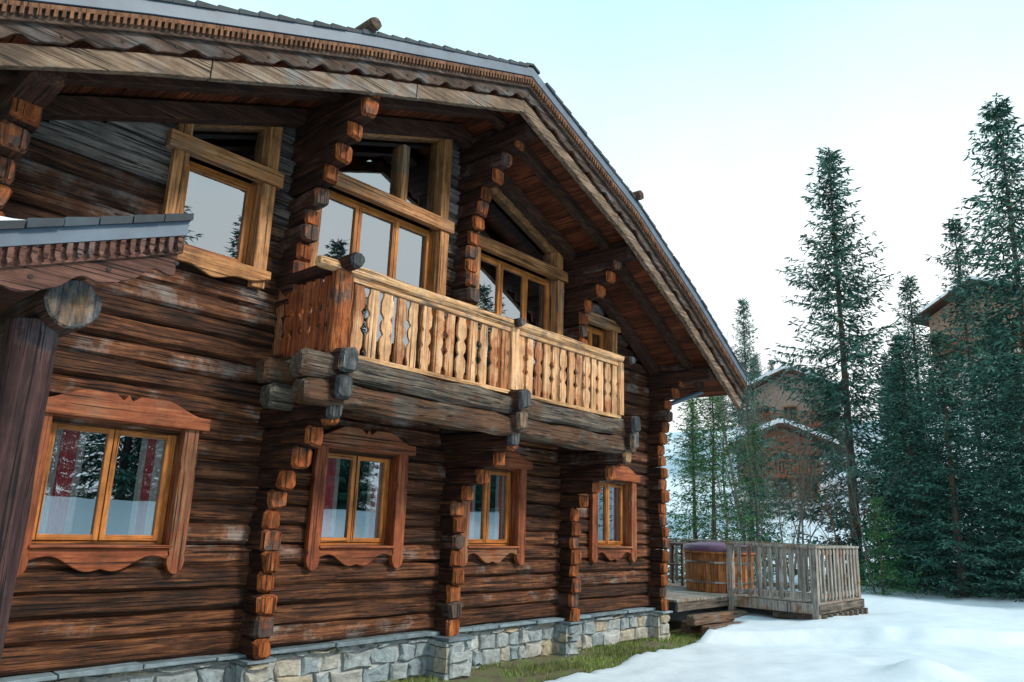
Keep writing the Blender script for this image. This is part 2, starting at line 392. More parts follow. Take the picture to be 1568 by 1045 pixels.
r.obj('verge_rafter',[M_verge],H,bevel=.008)
r=MB()
for x in frange(.42,13.1,.125):
    r.strip([x,x+.119],lambda q:zt(q)-.075,lambda q:zt(q)-.36,-1.50,.3)
r.strip(RXS,lambda x:zt(x)-.09,lambda x:zt(x)-.30,.28,12.3)
r.obj('soffit_boards',[M_soff],H)
r=MB()
for x in (4.17,9.46): 
    r.hewn((x,-1.72,zt(x)+.09),(x,12,zt(x)+.09),.15,.15,0,0,round_=10,taper=.9)
r.obj('snow_guard_logs',[M_grey],H)
r=MB(); r.hewn((13.30,-1.5,4.64),(13.30,12.4,4.64),.13,.11,round_=10,jit=0,taper=1); r.hewn((13.2,-.9,4.55),(12.75,-.3,4.25),.09,.09,round_=8,jit=0,taper=1)
r.obj('gutter',[M_flash],H)

# stone base
s=MB(); mo=MB()
def stones_y(x0,x1,y,z0,z1):
    zz=z0
    while zz<z1-.03:
        hh=min(U(.12,.23),z1-zz); 
        if z1-zz-hh<.06: hh=z1-zz
        x=x0
        while x<x1-.03:
            ww=min(U(.14,.5),x1-x)
            if x1-x-ww<.08: ww=x1-x
            g_=.010; dy=U(0,.045)
            k=U(-.04,.04)
            pts=[(x+g_,zz+g_),(x+ww*.5,zz+g_+U(-.02,.02)),(x+ww-g_,zz+g_),(x+ww-g_+U(-.025,.008),zz+hh*.5),(x+ww-g_,zz+hh-g_+k*.5),(x+ww*U(.3,.7),zz+hh-g_+U(-.025,.015)),(x+g_,zz+hh-g_-k*.5),(x+g_+U(-.008,.025),zz+hh*.5)]
            pts=[(a+U(-.020,.020),b_+U(-.020,.020)) for a,b_ in pts]
            cx=sum(a for a,_ in pts)/8; cz=sum(b_ for _,b_ in pts)/8
            n=8; vs=[(a,y+.03,b_) for a,b_ in pts]+[(a,y-.02-dy,b_) for a,b_ in pts]+[(cx+(a-cx)*.8,y-.045-dy+U(-.012,.012),cz+(b_-cz)*.8) for a,b_ in pts]
            fs=[(i,(i+1)%n,(i+1)%n+n,i+n) for i in range(n)]+[(i+n,(i+1)%n+n,(i+1)%n+2*n,i+2*n) for i in range(n)]+[tuple(range(2*n,3*n))]
            s.add(vs,fs)
            x+=ww
        zz+=hh
stones_y(HX0-.1,12.66,-.06,-.12,.50)
mo.box(HX0-.1,12.62,-.078,.2,-.4,.505)
PW={0:.13,1:.13,2:.20,3:.13,4:.15}
for i_,X in enumerate(CWX):
    pw=PW[i_]
    yf=-.44 if i_==2 else -.30
    stones_y(X-pw,X+pw,yf,-.12,.47)
    mo.box(X-pw+.01,X+pw-.01,yf-.01,-.08,-.4,.47)
    zz=-.1
    while zz<.44:
        hh=min(U(.13,.2),.47-zz); s.box(X-pw-.035,X-pw+.03,yf-.02,yf/2-.05,zz+.01,zz+hh-.01,j=.01); s.box(X-pw-.03,X-pw+.03,yf/2-.04,-.09,zz+.01,zz+hh-.01,j=.01); zz+=hh
s.obj('stone_plinth',[M_stone],H); mo.obj('mortar',[M_mortar],H)
cp=MB(); x=HX0-.1
while x<12.6:
    ww=U(.4,.9); cp.box(x,min(x+ww-.008,12.70),-.19-U(0,.05),.05,.507,.55+U(-.008,.006),j=.006); x+=ww
for i_,X in enumerate(CWX): cp.box(X-PW[i_]-.03,X+PW[i_]+.03,(-.50 if i_==2 else -.40),-.12,.472,.503,j=.008)
cp.obj('coping_slabs',[M_coping],H,bevel=.006)

# ---------------- windows
case=MB(); sash=MB(); gl=MB(); cur=MB(); tan=MB()
def scallop_win(xa,xb,za,zb):
    jw=.165; ia,ib=xa+jw-.01,xb-jw+.01; iz0,iz1=za+.20,zb-.20
    for (l,r_) in ((xa,xa+jw),(xb-jw,xb)):
        cx=(l+r_)/2; hw=jw/2
        pts=[(l+.012,zb-.12)]
        prof=[(1.05,1),(.98,.86),(.90,1),(.35,1),(.22,1),(.17,.85),(.13,1.05),(.08,1.02),(.03,.8),(.0,.45)]
        pts+=[(cx-hw*k,za-.04+dz) for dz,k in prof]+[(cx,za-.055)]+[(cx+hw*k,za-.04+dz) for dz,k in reversed(prof)]
        pts+=[(r_-.012,zb-.12)]
        case.poly(pts,-.185,-.11)
    n=40; x0,x1=xa-.07,xb+.07
    top=[]
    for i in range(n+1):
        u=i/n; x=lerp(x0,x1,u); q=abs(u-.5)*2
        zz=zb-.07+.13*sstep(.92,.40,q)
        zz-=.06*max(0,1-((q-.06)/.055)**2)
        top.append((x,zz))
    case.poly([(x0,zb-.19),(x1,zb-.19)]+top[::-1],-.225,-.12,1)
    bot=[]
    for i in range(n+1):
        u=i/n; q=abs(u-.5)*2; x=lerp(xa+jw-.01,xb-jw+.01,u)
        bot.append((x,za+.10-.095*sstep(.8,.15,q)-.022*math.sin(q*math.pi*2.2)))
    case.poly([(xb-jw+.01,za+.185),(xa+jw-.01,za+.185)]+bot,-.17,-.12,1)
    case.box(xa+jw-.02,xb-jw+.02,-.21,.06,za+.187,za+.215,1)
    case.box(ia-.03,ia,-.115,.14,iz0-.02,iz1+.04); case.box(ib,ib+.03,-.115,.14,iz0-.02,iz1+.04); case.box(ia-.02,ib+.02,-.115,.14,iz1+.0,iz1+.05,1)
    cas(ia,ib,iz0,iz1,2,ry=0.0)
    cu(ia,ib,iz0,iz1)
def cas(ia,ib,iz0,iz1,nn,fr=.045,ry=.03):
    y0,y1=ry,ry+.08
    sash.box(ia,ia+fr,y0,y1,iz0,iz1); sash.box(ib-fr,ib,y0,y1,iz0,iz1)
    sash.box(ia+fr,ib-fr,y0,y1,iz0,iz0+fr,1); sash.box(ia+fr,ib-fr,y0,y1,iz1-fr,iz1,1)
    wv=(ib-ia-2*fr)/nn
    for k in range(nn):
        a=ia+fr+wv*k+.004; b_=a+wv-.008; c0=iz0+fr+.004; c1=iz1-fr-.004; f=.05
        y2,y3=ry-.02,ry+.035
        sash.box(a,a+f,y2,y3,c0,c1); sash.box(b_-f,b_,y2,y3,c0,c1)
        sash.box(a+f,b_-f,y2+.002,y3,c0,c0+f,1); sash.box(a+f,b_-f,y2+.002,y3,c1-f,c1,1)
        q=U(-.002,.002); yg=ry+.01
        gl.add([(a+f-.01,yg+q,c0+f-.01),(b_-f+.01,yg-q,c0+f-.01),(b_-f+.01,yg-q,c1-f+.01),(a+f-.01,yg+q,c1-f+.01)],[(0,1,2,3)])
def cu(ia,ib,iz0,iz1):
    W_=ib-ia
    for (l,r_,mm) in ((ia+.09,ia+W_*.15,1),(ia+W_*.15,ia+W_*.27,0),(ia+W_*.27,ia+W_*.32,1),(ib-W_*.26,ib-W_*.21,1),(ib-W_*.21,ib-W_*.14,0),(ib-W_*.14,ib-.09,1)):
        n=20; vs=[];
        for i in range(n+1):
            x=lerp(l,r_,i/n); y=.047+.011*math.sin(i*1.9)
            vs+=[(x,y,iz0+.03),(x,y+.006,iz1-.03)]
        cur.add(vs,[(2*i,2*i+2,2*i+3,2*i+1) for i in range(n)],mm)
for a,b_ in WIN: scallop_win(a,b_,1.38,2.89)
def plank_window(xa,xb,za,zb,nn,foot=False,jw=.16):
    for (l,r_) in ((xa,xa+jw),(xb-jw,xb)):
        tan.box(l,r_,-.19,-.105,za-(.06 if foot else 0),zb-.185)
    tan.box(xa-.07,xb+.07,-.22,-.11,zb-.18,zb,1)
    ia,ib=xa+jw-.01,xb-jw+.01
    if foot:
        n=30; bot=[]
        for i in range(n+1):
            u=i/n;q=abs(u-.5)*2; bot.append((lerp(xa-.08,xb+.04,u),za-.02-.05*math.cos(q*3.1)-.02*math.cos(q*9)))
        tan.poly([(xb+.04,za+.14),(xa-.08,za+.14)]+bot,-.235,-.192,1)
        iz0=za+.145
    else: iz0=za
    tan.box(ia-.03,ia,-.11,.14,iz0,zb-.1); tan.box(ib,ib+.03,-.11,.14,iz0,zb-.1)
    cas(ia,ib,iz0,zb-.17,nn,fr=.05,ry=0.0)
def transom(xa,xb,za):
    f=lambda x:zt(x)-.58
    xsn=[x for x in frange(xa,xb,.1) if f(x)>za+.02]
    if len(xsn)<2: return
    n=len(xsn); vs=[]
    for x in xsn: vs+=[(x,.0,za),(x,.0,f(x))]
    gl.add(vs,[(2*i,2*i+2,2*i+3,2*i+1) for i in range(n-1)])
    tan.strip(xsn,lambda x:f(x)+.14,f,-.12,.08,1)
    for x0 in (xsn[0],xsn[-1]-.15):
        h=f(x0+.07)
        if h>za+.1: tan.strip([x0,x0+.15],f,lambda x:za,-.16,.1)
plank_window(2.93,4.10,4.38,5.72,1,True)
transom(2.95,4.12,5.72)
plank_window(4.57,6.82,3.46,6.04,3)
transom(4.57,6.82,6.04)
plank_window(7.32,9.50,3.46,6.04,3)
transom(7.32,9.50,6.04)
plank_window(9.92,11.1,4.3,5.52,2)
tan.box(5.95,6.07,-.12,.08,6.04,6.9)
case.obj('window_casings',[M_case,M_caseh],H,bevel=.008)
sash.obj('window_sashes',[M_sash,M_sashh],H,bevel=.004)
tan.obj('plank_frames',[M_tan,M_tanh],H,bevel=.008)
gl.obj('window_glass',[M_glass],H)
cur.obj('curtains',[M_curt,M_curtw],H)

# ---------------- balcony
BX=[4.36,7.05,9.63]
b1=MB()
b1.hewn((3.92,-1.25,3.35),(9.92,-1.25,3.35),.24,.248,seg=.22,jit=.026,tl=.05,cham=.38)
b1.hewn((3.98,-1.24,3.09),(9.86,-1.24,3.09),.25,.248,seg=.22,jit=.026,tl=.05,cham=.38)
b1.hewn((3.95,-.55,3.35),(4.4,-.55,3.35),.22,.25,seg=.3,tl=.05)
b1.hewn((4.0,-.62,3.09),(4.4,-.62,3.09),.22,.25,seg=.3,tl=.05)
b1.obj('balcony_beams',[M_grey],H)
b2=MB()
for X in BX:
    b2.hewn((X,0,3.42),(X,-1.52,3.42),.20,.25,0,1,jit=.02,tl=.05)
    b2.hewn((X,0,3.16),(X,-1.49,3.16),.19,.24,0,1,jit=.02,tl=.05)
    b2.hewn((X,0,2.94),(X,-1.36,2.94),.18,.19,0,1,jit=.02,tl=.05)
b2.hewn((4.36,.1,4.46),(4.36,-1.52,4.46),.17,.17,0,1,round_=10,jit=.012)
b2.hewn((7.05,-1.1,4.43),(7.05,-1.42,4.43),.12,.12,0,1,round_=10,jit=.005)
b2.hewn((9.63,0,4.40),(9.63,-1.45,4.40),.13,.13,0,1,round_=10,jit=.005)
b2.obj('balcony_brackets',[M_cw,M_greyend],H)
b3=MB()
for yy in frange(-1.14,-.1,.15): b3.box(4.2,9.75,yy,yy+.143,3.45,3.485)
b3.obj('balcony_floor',[M_deckx],H)
b4=MB()
b4.hewn((4.05,-1.25,4.42),(9.72,-1.25,4.42),.135,.125,round_=12,jit=.012,seg=.2)
b4.box(4.46,9.52,-1.29,-1.21,4.30,4.35); b4.box(4.46,9.52,-1.30,-1.2,3.49,3.54)
b4.obj('balcony_rail',[M_rail],H,bevel=.004)
b5=MB()
b5.hewn((4.36,-1.25,3.48),(4.36,-1.25,4.40),.22,.22,round_=12,jit=.012)
b5.obj('balcony_corner_post',[M_end],H)
b6=MB()
b6.box(6.98,7.12,-1.31,-1.19,3.55,4.36); b6.box(9.46,9.58,-1.31,-1.19,3.55,4.36)
def balus(cx,z0,z1,hw=.073,kind=0,y0=-1.27,y1=-1.235,plane='xz',mb=b6):
    prof=[(0,.70),(.06,.70),(.14,1.0),(.30,1.0),(.38,.46),(.44,.84),(.50,.94),(.56,.84),(.62,.46),(.70,1.0),(.86,1.0),(.94,.72),(1,.72)]
    flat=[(0,.80),(.2,.84),(.4,.74),(.6,.86),(.8,.76),(1,.80)]
    tw=U(-.006,.006)
    pl=flat if kind==1 else prof
    pr=flat if kind==2 else prof
    l=[(cx-hw*k+tw,lerp(z0,z1,t)) for t,k in pl]
    r_=[(cx+hw*k+tw,lerp(z0,z1,t)) for t,k in reversed(pr)]
    mb.poly(l+r_,y0,y1,0,plane)
for (a,b_) in ((4.59,6.89),(7.21,9.39)):
    n=13
    for i in range(n):
        cx=lerp(a,b_,i/(n-1)); balus(cx,3.545,4.295,.080+U(-.006,.004),(1,2,0)[i%3],y0=-1.27+U(-.004,.004))
b6.obj('balcony_balusters',[M_bal],H,bevel=.004)
b7=MB()
for yy in frange(-1.05,-.2,.16): balus(yy,3.5,4.36,.074,0,4.31,4.35,'yz',b7)
b7.obj('balcony_side_boards',[M_case],H,bevel=.004)

# ---------------- porch at the left
PR=1.80
zp=lambda x:3.575+.39*(x-PR)
PX=frange(-1.6,PR,.05)
p=MB(); p.strip(PX,zp,lambda x:zp(x)-.05,-3.34,-.12)
for x in frange(-1.6,PR-.15,.16): 
    t=U(.006,.016); p.strip([x,x+.156],lambda q:zp(q)+.008+(t if q==x else .004),lambda q:zp(q)-.03,-3.39-U(0,.015),-2.9)
p.obj('porch_slates',[M_slate],H)
p=MB(); p.strip(PX,lambda x:zp(x)-.025,lambda x:zp(x)-.115,-3.365,-3.342); p.obj('porch_flashing',[M_flash],H)
p=MB()
p.strip(PX,lambda x:zp(x)-.11,lambda x:zp(x)-.22,-3.34,-3.31)
p.strip(frange(-1.6,PR-.02,.02),lambda x:zp(x)-.215,lambda x:zp(x)-.37+.06*abs(math.sin(math.pi*((x-1.84)%.36)/.36))+.014*math.cos(4*math.pi*((x-1.84)%.36)/.36),-3.32,-3.285)
M_pv=wood('porch_board_wood',[(.04,.016,.012),(.12,.05,.035),(.23,.11,.08)],'x',weather=(.13,.11,.105),wamt=.35,var=.2)
for x in frange(-1.55,PR-.05,.05): 
    p.poly([(x,zp(x)-.12),(x,zp(x)-.175),(x+.013,zp(x)-.205),(x+.026,zp(x)-.175),(x+.026,zp(x+.026)-.12)],-3.37,-3.338)
p.obj('porch_carved_boards',[M_pv],H,bevel=.002)
p=MB()
for k in frange(-1.5,1.66,.36):
    n=8; zz=zp(k+.12)-.275; p.poly([(k+.12+.013*math.cos(i*6.283/n),zz+.013*math.sin(i*6.283/n)) for i in range(n)],-3.326,-3.31)
p.obj('porch_board_holes',[M_dark],H)
p=MB()
for yy in frange(-3.25,-.25,.13): p.box(-1.6,PR-.06,yy,yy+.125,0,.0001)
p.v=[(a,b_,c+zp(a)-.09-(0 if c else .03)) for a,b_,c in p.v]
p.obj('porch_soffit',[M_beam],H)
p=MB()
p.hewn((1.34,-.1,2.97),(1.34,-3.17,2.97),.28,.28,0,1,round_=18,jit=.012,tl=.02,taper=.93)
p.obj('porch_beam',[M_cw,M_greyend],H)
p=MB()
p.hewn((1.25,-2.9,-.1),(1.25,-2.9,2.88),.25,.25,round_=18,jit=.014,tl=.01,taper=1)
p.hewn((-1.3,-2.9,-.1),(-1.3,-2.9,2.3),.25,.25,round_=18,jit=.012,tl=.01,taper=1)
p.obj('porch_post',[M_post],H,smooth=True)
M_snow=simple('roof_snow',(.74,.79,.84),.7,0,6,.04,.2)
p=MB(); p.strip(frange(-1.6,1.15,.1),lambda x:zp(x)+.085+.02*noise.noise(Vector((x*3,0,0)))-.08*sstep(.75,1.15,x),lambda x:zp(x)+.0,-3.32,-.3)
p.obj('porch_snow',[M_snow],H)

# ------------------------------------------------------------------ deck with hot tub
D=empty('wooden_deck')
d=MB()
FZ=.66
for x in frange(12.80,17.3,.145): 
    y0=-.35 if x<14.85 else -2.1
    d.box(x,x+.138,y0,4.6,FZ-.035,FZ)
d.obj('deck_boards',[M_deck],D)
d=MB()
d.box(12.80,14.9,-.37,-.31,FZ-.20,FZ-.04); d.box(14.88,14.94,-2.12,-.32,FZ-.20,FZ-.038)
d.box(14.9,17.5,-2.16,-2.10,FZ-.20,FZ-.036); d.box(17.44,17.5,-2.1,4.5,FZ-.20,FZ-.037)
for i,x in enumerate(frange(15.0,17.4,.3)): d.box(x,x+.1,-2.22,-1.2,.33,FZ-.21)
for x in (15.1,16.3,17.35): d.box(x,x+.14,-1.9,-1.76,-.1,.36)
d.hewn((12.9,-.55,.32),(15.0,-.62,.30),.2,.2); d.hewn((13.2,-.30,.15),(14.8,-.3,.15),.25,.25)
d.hewn((13.0,-.8,.15),(15.2,-.85,.14),.22,.2)
d.obj('deck_frame',[M_deckx],D,bevel=.008)
d=MB()
def fence(x0,y0,x1,y1,z0,z1,step=.135,posts=2,side=-1):
    L_=math.hypot(x1-x0,y1-y0); ux,uy=(x1-x0)/L_,(y1-y0)/L_
    al= abs(ux)>.5
    def bx(s0,s1,t0,t1,za,zb):
        if al: d.box(x0+ux*s0,x0+ux*s1,y0+t0,y0+t1,za,zb)
        else: d.box(x0+t0,x0+t1,min(y0+uy*s0,y0+uy*s1),max(y0+uy*s0,y0+uy*s1),za,zb)
    for k in range(posts+1):
        s0=L_*k/posts; bx(s0-.06,s0+.06,-.06,.06,z0-.3,z1-.035)
    bx(-.08,L_+.08,-.08,.08,z1-.033,z1+.015)
    bx(.06,L_-.06,-.03,.03,z1-.15,z1-.06); bx(.06,L_-.06,-.032,.03,z0+.06,z0+.15)
    n=int(L_/step)
    for i in range(1,n):
        s0=L_*i/n+U(-.006,.006); w_=.042; bx(s0-w_,s0+w_,-.055,-.033,z0+.02+U(-.012,.012),z1-.04)
    bx(.0,L_,-.062,-.035,z0-.2,z0-.01)
fence(14.93,-2.08,14.93,-.40,FZ,1.68,.19,1)
fence(14.95,-2.06,17.38,-2.06,FZ,1.68,.19,2)
fence(17.37,-2.0,17.37,4.4,FZ,1.68,.16,4)
fence(12.9,4.5,17.4,4.5,FZ,1.68,.16,3)
d.obj('deck_railing',[M_deck],D,bevel=.005)
T=empty('hot_tub')
cx,cy,tr=15.72,.24,.70
M_tub=wood('tub_wood',[(.14,.045,.014),(.36,.13,.045),(.50,.22,.085)],'z',var=.25)
t=MB(); n=30
for k in range(n):
    a0=2*math.pi*(k+.03)/n; a1=2*math.pi*(k+.97)/n
    pts=[(cx+rr*math.cos(a),cy+rr*math.sin(a)) for a,rr in ((a0,tr),(a1,tr),(a1,tr-.05),(a0,tr-.05))]
    vs=[(x,y,FZ+.01) for x,y in pts]+[(cx+(x-cx)*1.04,cy+(y-cy)*1.04,1.44) for x,y in pts]
    t.add(vs,[(0,1,5,4),(1,2,6,5),(2,3,7,6),(3,0,4,7),(4,5,6,7),(3,2,1,0)])
t.obj('barrel_staves',[M_tub],T,bevel=.006)
def ring(r0,r1,z0,z1,n=40):
    t=MB(); vs=[]
    for i in range(n):
        a=2*math.pi*i/n
        for rr,zz in ((r0,z0),(r1,z0),(r1,z1),(r0,z1)): vs.append((cx+rr*math.cos(a),cy+rr*math.sin(a),zz))
    fs=[]
    for i in range(n):
        j=(i+1)%n
        for q in range(4): fs.append((4*i+q,4*j+q,4*j+(q+1)%4,4*i+(q+1)%4))
    t.add(vs,fs); return t
M_hoop=simple('hoop_steel',(.25,.25,.25),.35,.8)
ring(tr+.002,tr+.014,.85,.885).obj('lower_hoop',[M_hoop],T)
ring(tr+.018,tr+.03,1.25,1.285).obj('upper_hoop',[M_hoop],T)
ring(tr-.06,tr+.06,1.443,1.485).obj('rim',[M_tub],T,bevel=.008)
t=MB(); n=40
prof=[(tr+.05,1.488),(tr+.06,1.51),(tr+.05,1.60),(tr*.8,1.64),(tr*.4,1.67),(.01,1.68)]
vs=[(cx+rr*math.cos(2*math.pi*i/n),cy+rr*math.sin(2*math.pi*i/n),zz) for rr,zz in prof for i in range(n)]
t.add(vs,[(k*n+i,k*n+(i+1)%n,(k+1)*n+(i+1)%n,(k+1)*n+i) for k in range(len(prof)-1) for i in range(n)])
t.obj('padded_cover',[simple('tub_cover',(.12,.06,.11),.5)],T,smooth=True)
t=MB(); t.box(16.1,16.8,1.3,2.0,1.55,1.61); 
for a in (16.15,16.7):
    for c_ in (1.35,1.9): t.box(a,a+.06,c_,c_+.06,FZ,1.55)
t.box(16.16,16.75,1.36,1.94,1.1,1.13)
t.obj('deck_table',[M_deckx],None,bevel=.01)

# ------------------------------------------------------------------ trees
def spruce_mesh(name,seed,Ht,Rb,z0,mat,dens=1.0,ks=1.0,kw=1.0):
    r=random.Random(seed); u=r.uniform; V=[];F=[];MI=[]
    n=7
    for k in range(9):
        t=k/8; rad=.010*Ht*(1-t)+.01
        for i in range(n):
            a=i*6.283/n; V.append((rad*math.cos(a)+.03*math.sin(t*5),rad*math.sin(a),Ht*t))
    for k in range(8):
        for i in range(n): F.append((k*n+i,k*n+(i+1)%n,(k+1)*n+(i+1)%n,(k+1)*n+i)); MI.append(1)
    def kite(b,d,l,w):
        q=Vector((u(-1,1),u(-1,1),u(-1,1))).cross(d)
        if q.length<1e-4: return
        q.normalize(); q*=w; o=len(V); m_=b+d*(l*.45)
        V.extend([tuple(b),tuple(m_+q),tuple(b+d*l),tuple(m_-q)]); F.append((o,o+1,o+2,o+3)); MI.append(0)
    z=z0; az=0
    while z<Ht-.1:
        t=z/Ht
        lob=1+.20*math.sin(z*1.9+seed)
        nb=int((8 if t<.8 else 6)*dens+.5)
        for k in range(nb):
            az+=2.4+u(-.4,.4)
            L_=(Rb*min(1,(1-t)*1.05)**.95*u(.45,1.18)*lob+.16)
            if u(0,1)<.08: continue
            f=Vector((math.cos(az),math.sin(az),0)); sd=Vector((-f.y,f.x,0))
            e=lerp(-.30,.85,t**1.2)+u(-.12,.12); dr=(1-t)*.7
            ns=max(2,int(L_/.20)); zb=z+u(-.12,.12)
            pv=None
            for i in range(ns+1):
                q=i/ns; s_=q*L_
                P=Vector((0,0,zb))+f*s_+Vector((0,0,s_*e*.7-dr*L_*q*(1-q)*.9))
                if pv is not None and L_>.5:
                    o=len(V); ww=.012*(1-q)+.004
                    V.extend([tuple(pv+sd*ww),tuple(pv-sd*ww),tuple(P-sd*ww*.8),tuple(P+sd*ww*.8)]); F.append((o,o+1,o+2,o+3)); MI.append(1)
                pv=P
                if q<.10 and L_>.8: continue
                tl=min(.56,.12+.40*(L_-s_))*u(.7,1.15)
                for sg in (-1,1):
                    td=(sd*sg*u(.6,1)+f*u(.35,.8)+Vector((0,0,u(-.75,.0)))).normalized()
                    nk=max(2,int(tl/.095))
                    for j in range(nk):
                        b=P+td*(tl*j/nk)
                        kite(b,(td+Vector((u(-.6,.6),u(-.6,.6),u(-.7,.3)))).normalized(),u(.12,.22)*ks,u(.013,.026)*ks*kw)
                kite(P,(f+Vector((u(-.3,.3),u(-.3,.3),u(-.1,.4)))).normalized(),u(.15,.26)*ks,.024*ks*kw)
        z+=lerp(.33,.16,t)*u(.8,1.2)
    for k in range(10): kite(Vector((0,0,Ht-.5+k*.05)),Vector((u(-.4,.4),u(-.4,.4),1)).normalized(),.25,.02)
    me=bpy.data.meshes.new(name); me.from_pydata(V,[],F); me.materials.append(mat); me.materials.append(M_bark)
    me.polygons.foreach_set('material_index',MI); me.update(); return me
SP=[spruce_mesh('spruce_a',1,15,3.1,.6,M_needle,1.1,1.1,1.2),spruce_mesh('spruce_b',2,15,2.5,.5,M_needle,.95,1.1,1.2),spruce_mesh('spruce_c',3,14,3.2,.4,M_needle,1.1,1.1,1.2)]
YG=[spruce_mesh('young_a',4,6.5,1.7,.2,M_needleg,1.3,.72,1.1),spruce_mesh('young_b',5,6.5,1.9,.2,M_needleg,1.3,.72,1.1)]
FAR=spruce_mesh('spruce_far',6,15,2.9,.5,M_needle,.65,1.8)
def tree(me,x,y,ht,base_h,name='spruce_tree',rot=None,wid=1,parent=None,z=None):
    o=bpy.data.objects.new(name,me); scene.collection.objects.link(o)
    s_=ht/base_h; o.location=(x,y,(ground(x,y)[0] if z is None else z)-.1); o.scale=(s_*wid,s_*wid,s_); o.rotation_euler=(0,0,U(0,6.28) if rot is None else rot)
    if parent: o.parent=parent
    return o
tree(SP[0],26.2,.6,15.3,15,wid=1.12)
tree(SP[2],26.8,-4.55,15.6,14,wid=1.10)
tree(SP[1],34.9,-1.65,15,15)
tree(SP[1],30.1,-.74,11.2,15,wid=1.15)
tree(SP[1],36.5,8.67,13.2,15,wid=.95)
tree(YG[0],20.4,2.63,5.6,6.5,wid=1.35)
tree(YG[1],21.6,3.9,6.0,6.5,wid=1.2)
tree(YG[0],25.5,3.6,5.4,6.5)
tree(SP[1],23.2,-2.9,7.2,15,wid=1.6)
tree(SP[2],24.6,-1.6,7.6,14,wid=1.35)
tree(SP[2],23.6,-4.6,6.4,14,wid=1.4)
tree(SP[0],25.5,-7.6,10.5,15,wid=1.2)
tree(SP[0],24.0,-6.2,5.2,15,wid=1.5)
tree(YG[0],22.2,-5.6,3.0,6.5,wid=1.3)
tree(YG[1],21.9,-1.3,2.6,6.5,wid=1.3)
tree(SP[1],31.5,-9,16,15)
tree(SP[2],29.5,-3.4,9.0,14,wid=1.2)
F_=empty('distant_forest')
rf=random.Random(21)
for i in range(60):
    x=rf.uniform(31,84); y=rf.uniform(-24,40)
    F0=.7478*x+.6639*(y+7.5); a0=(.6639*x-.7478*(y+7.5))/F0
    if .315<a0<.405 and x<62: continue
    if .60<a0<.70 and 33<x<74: continue
    if .44<a0<.50 and x<60: continue
    if rf.random()<.18: continue
    tree(FAR,x,y,rf.uniform(5.0,9.0),15,'distant_spruce',wid=rf.uniform(1,1.3),parent=F_)
G_=empty('spruce_grove')
for i in range(38):
    x=1+i*1.45+rf.uniform(-1,1); y=rf.uniform(-38,-27)
    tree(FAR,x,y,rf.choice((8,10,13,16,18))*rf.uniform(.9,1.1),15,'grove_spruce',wid=rf.uniform(.9,1.2),parent=G_)
def bare_mesh(name,seed,Ht,mat,spread=.5,lv=5):
    r=random.Random(seed);u=r.uniform;V=[];F=[]
    def tube(a,b,ra,rb):
        d=(b-a).normalized(); q=d.cross(Vector((.3,.9,.2))).normalized(); w_=d.cross(q)
        o=len(V)
        for c,rr in ((a,ra),(b,rb)):
            for i in range(4):
                an=i*1.571; V.append(tuple(c+q*math.cos(an)*rr+w_*math.sin(an)*rr))
        for i in range(4): F.append((o+i,o+(i+1)%4,o+4+(i+1)%4,o+4+i))
    def grow(p,d,L_,rad,l):
        n=3; q=p
        for i in range(n):
            d=(d+Vector((u(-.16,.16),u(-.16,.16),u(-.02,.12)))).normalized()
            b=q+d*(L_/n); tube(q,b,rad*(1-i*.22),rad*(1-(i+1)*.22)); q=b
            if l>0:
                for k in range(2):
                    dd=(d+Vector((u(-1,1),u(-1,1),u(-.2,.6)))*spread*1.3).normalized()
                    grow(q,dd,L_*u(.45,.68),rad*(1-(i+1)*.22)*.55,l-1)
    grow(Vector((0,0,0)),Vector((0,0,1)),Ht*.62,.008*Ht,lv-1)
    me=bpy.data.meshes.new(name); me.from_pydata(V,[],F); me.materials.append(mat); return me
BT=[bare_mesh('bare_a',3,6,M_barkp,.6,5),bare_mesh('bare_b',8,6,M_barkp,.45,5)]
M_brown=simple('brown_twigs',(.17,.08,.035),.9)
BS=bare_mesh('bare_c',9,6,M_brown,.8,5)
for x,y,h_,m_ in ((22.5,2.2,5.5,BT[0]),(23.5,1.4,6,BT[1]),(27,4.5,10.5,BT[1]),(21.6,.4,3.6,BT[0]),(22.8,.0,4.6,BS),(22.2,1.2,4,BT[1]),(28.5,6.3,9.5,BT[0]),(31,4.6,8,BT[1]),(22.6,-.9,4.2,BT[1])):
    tree(m_,x,y,h_,6,'bare_tree')

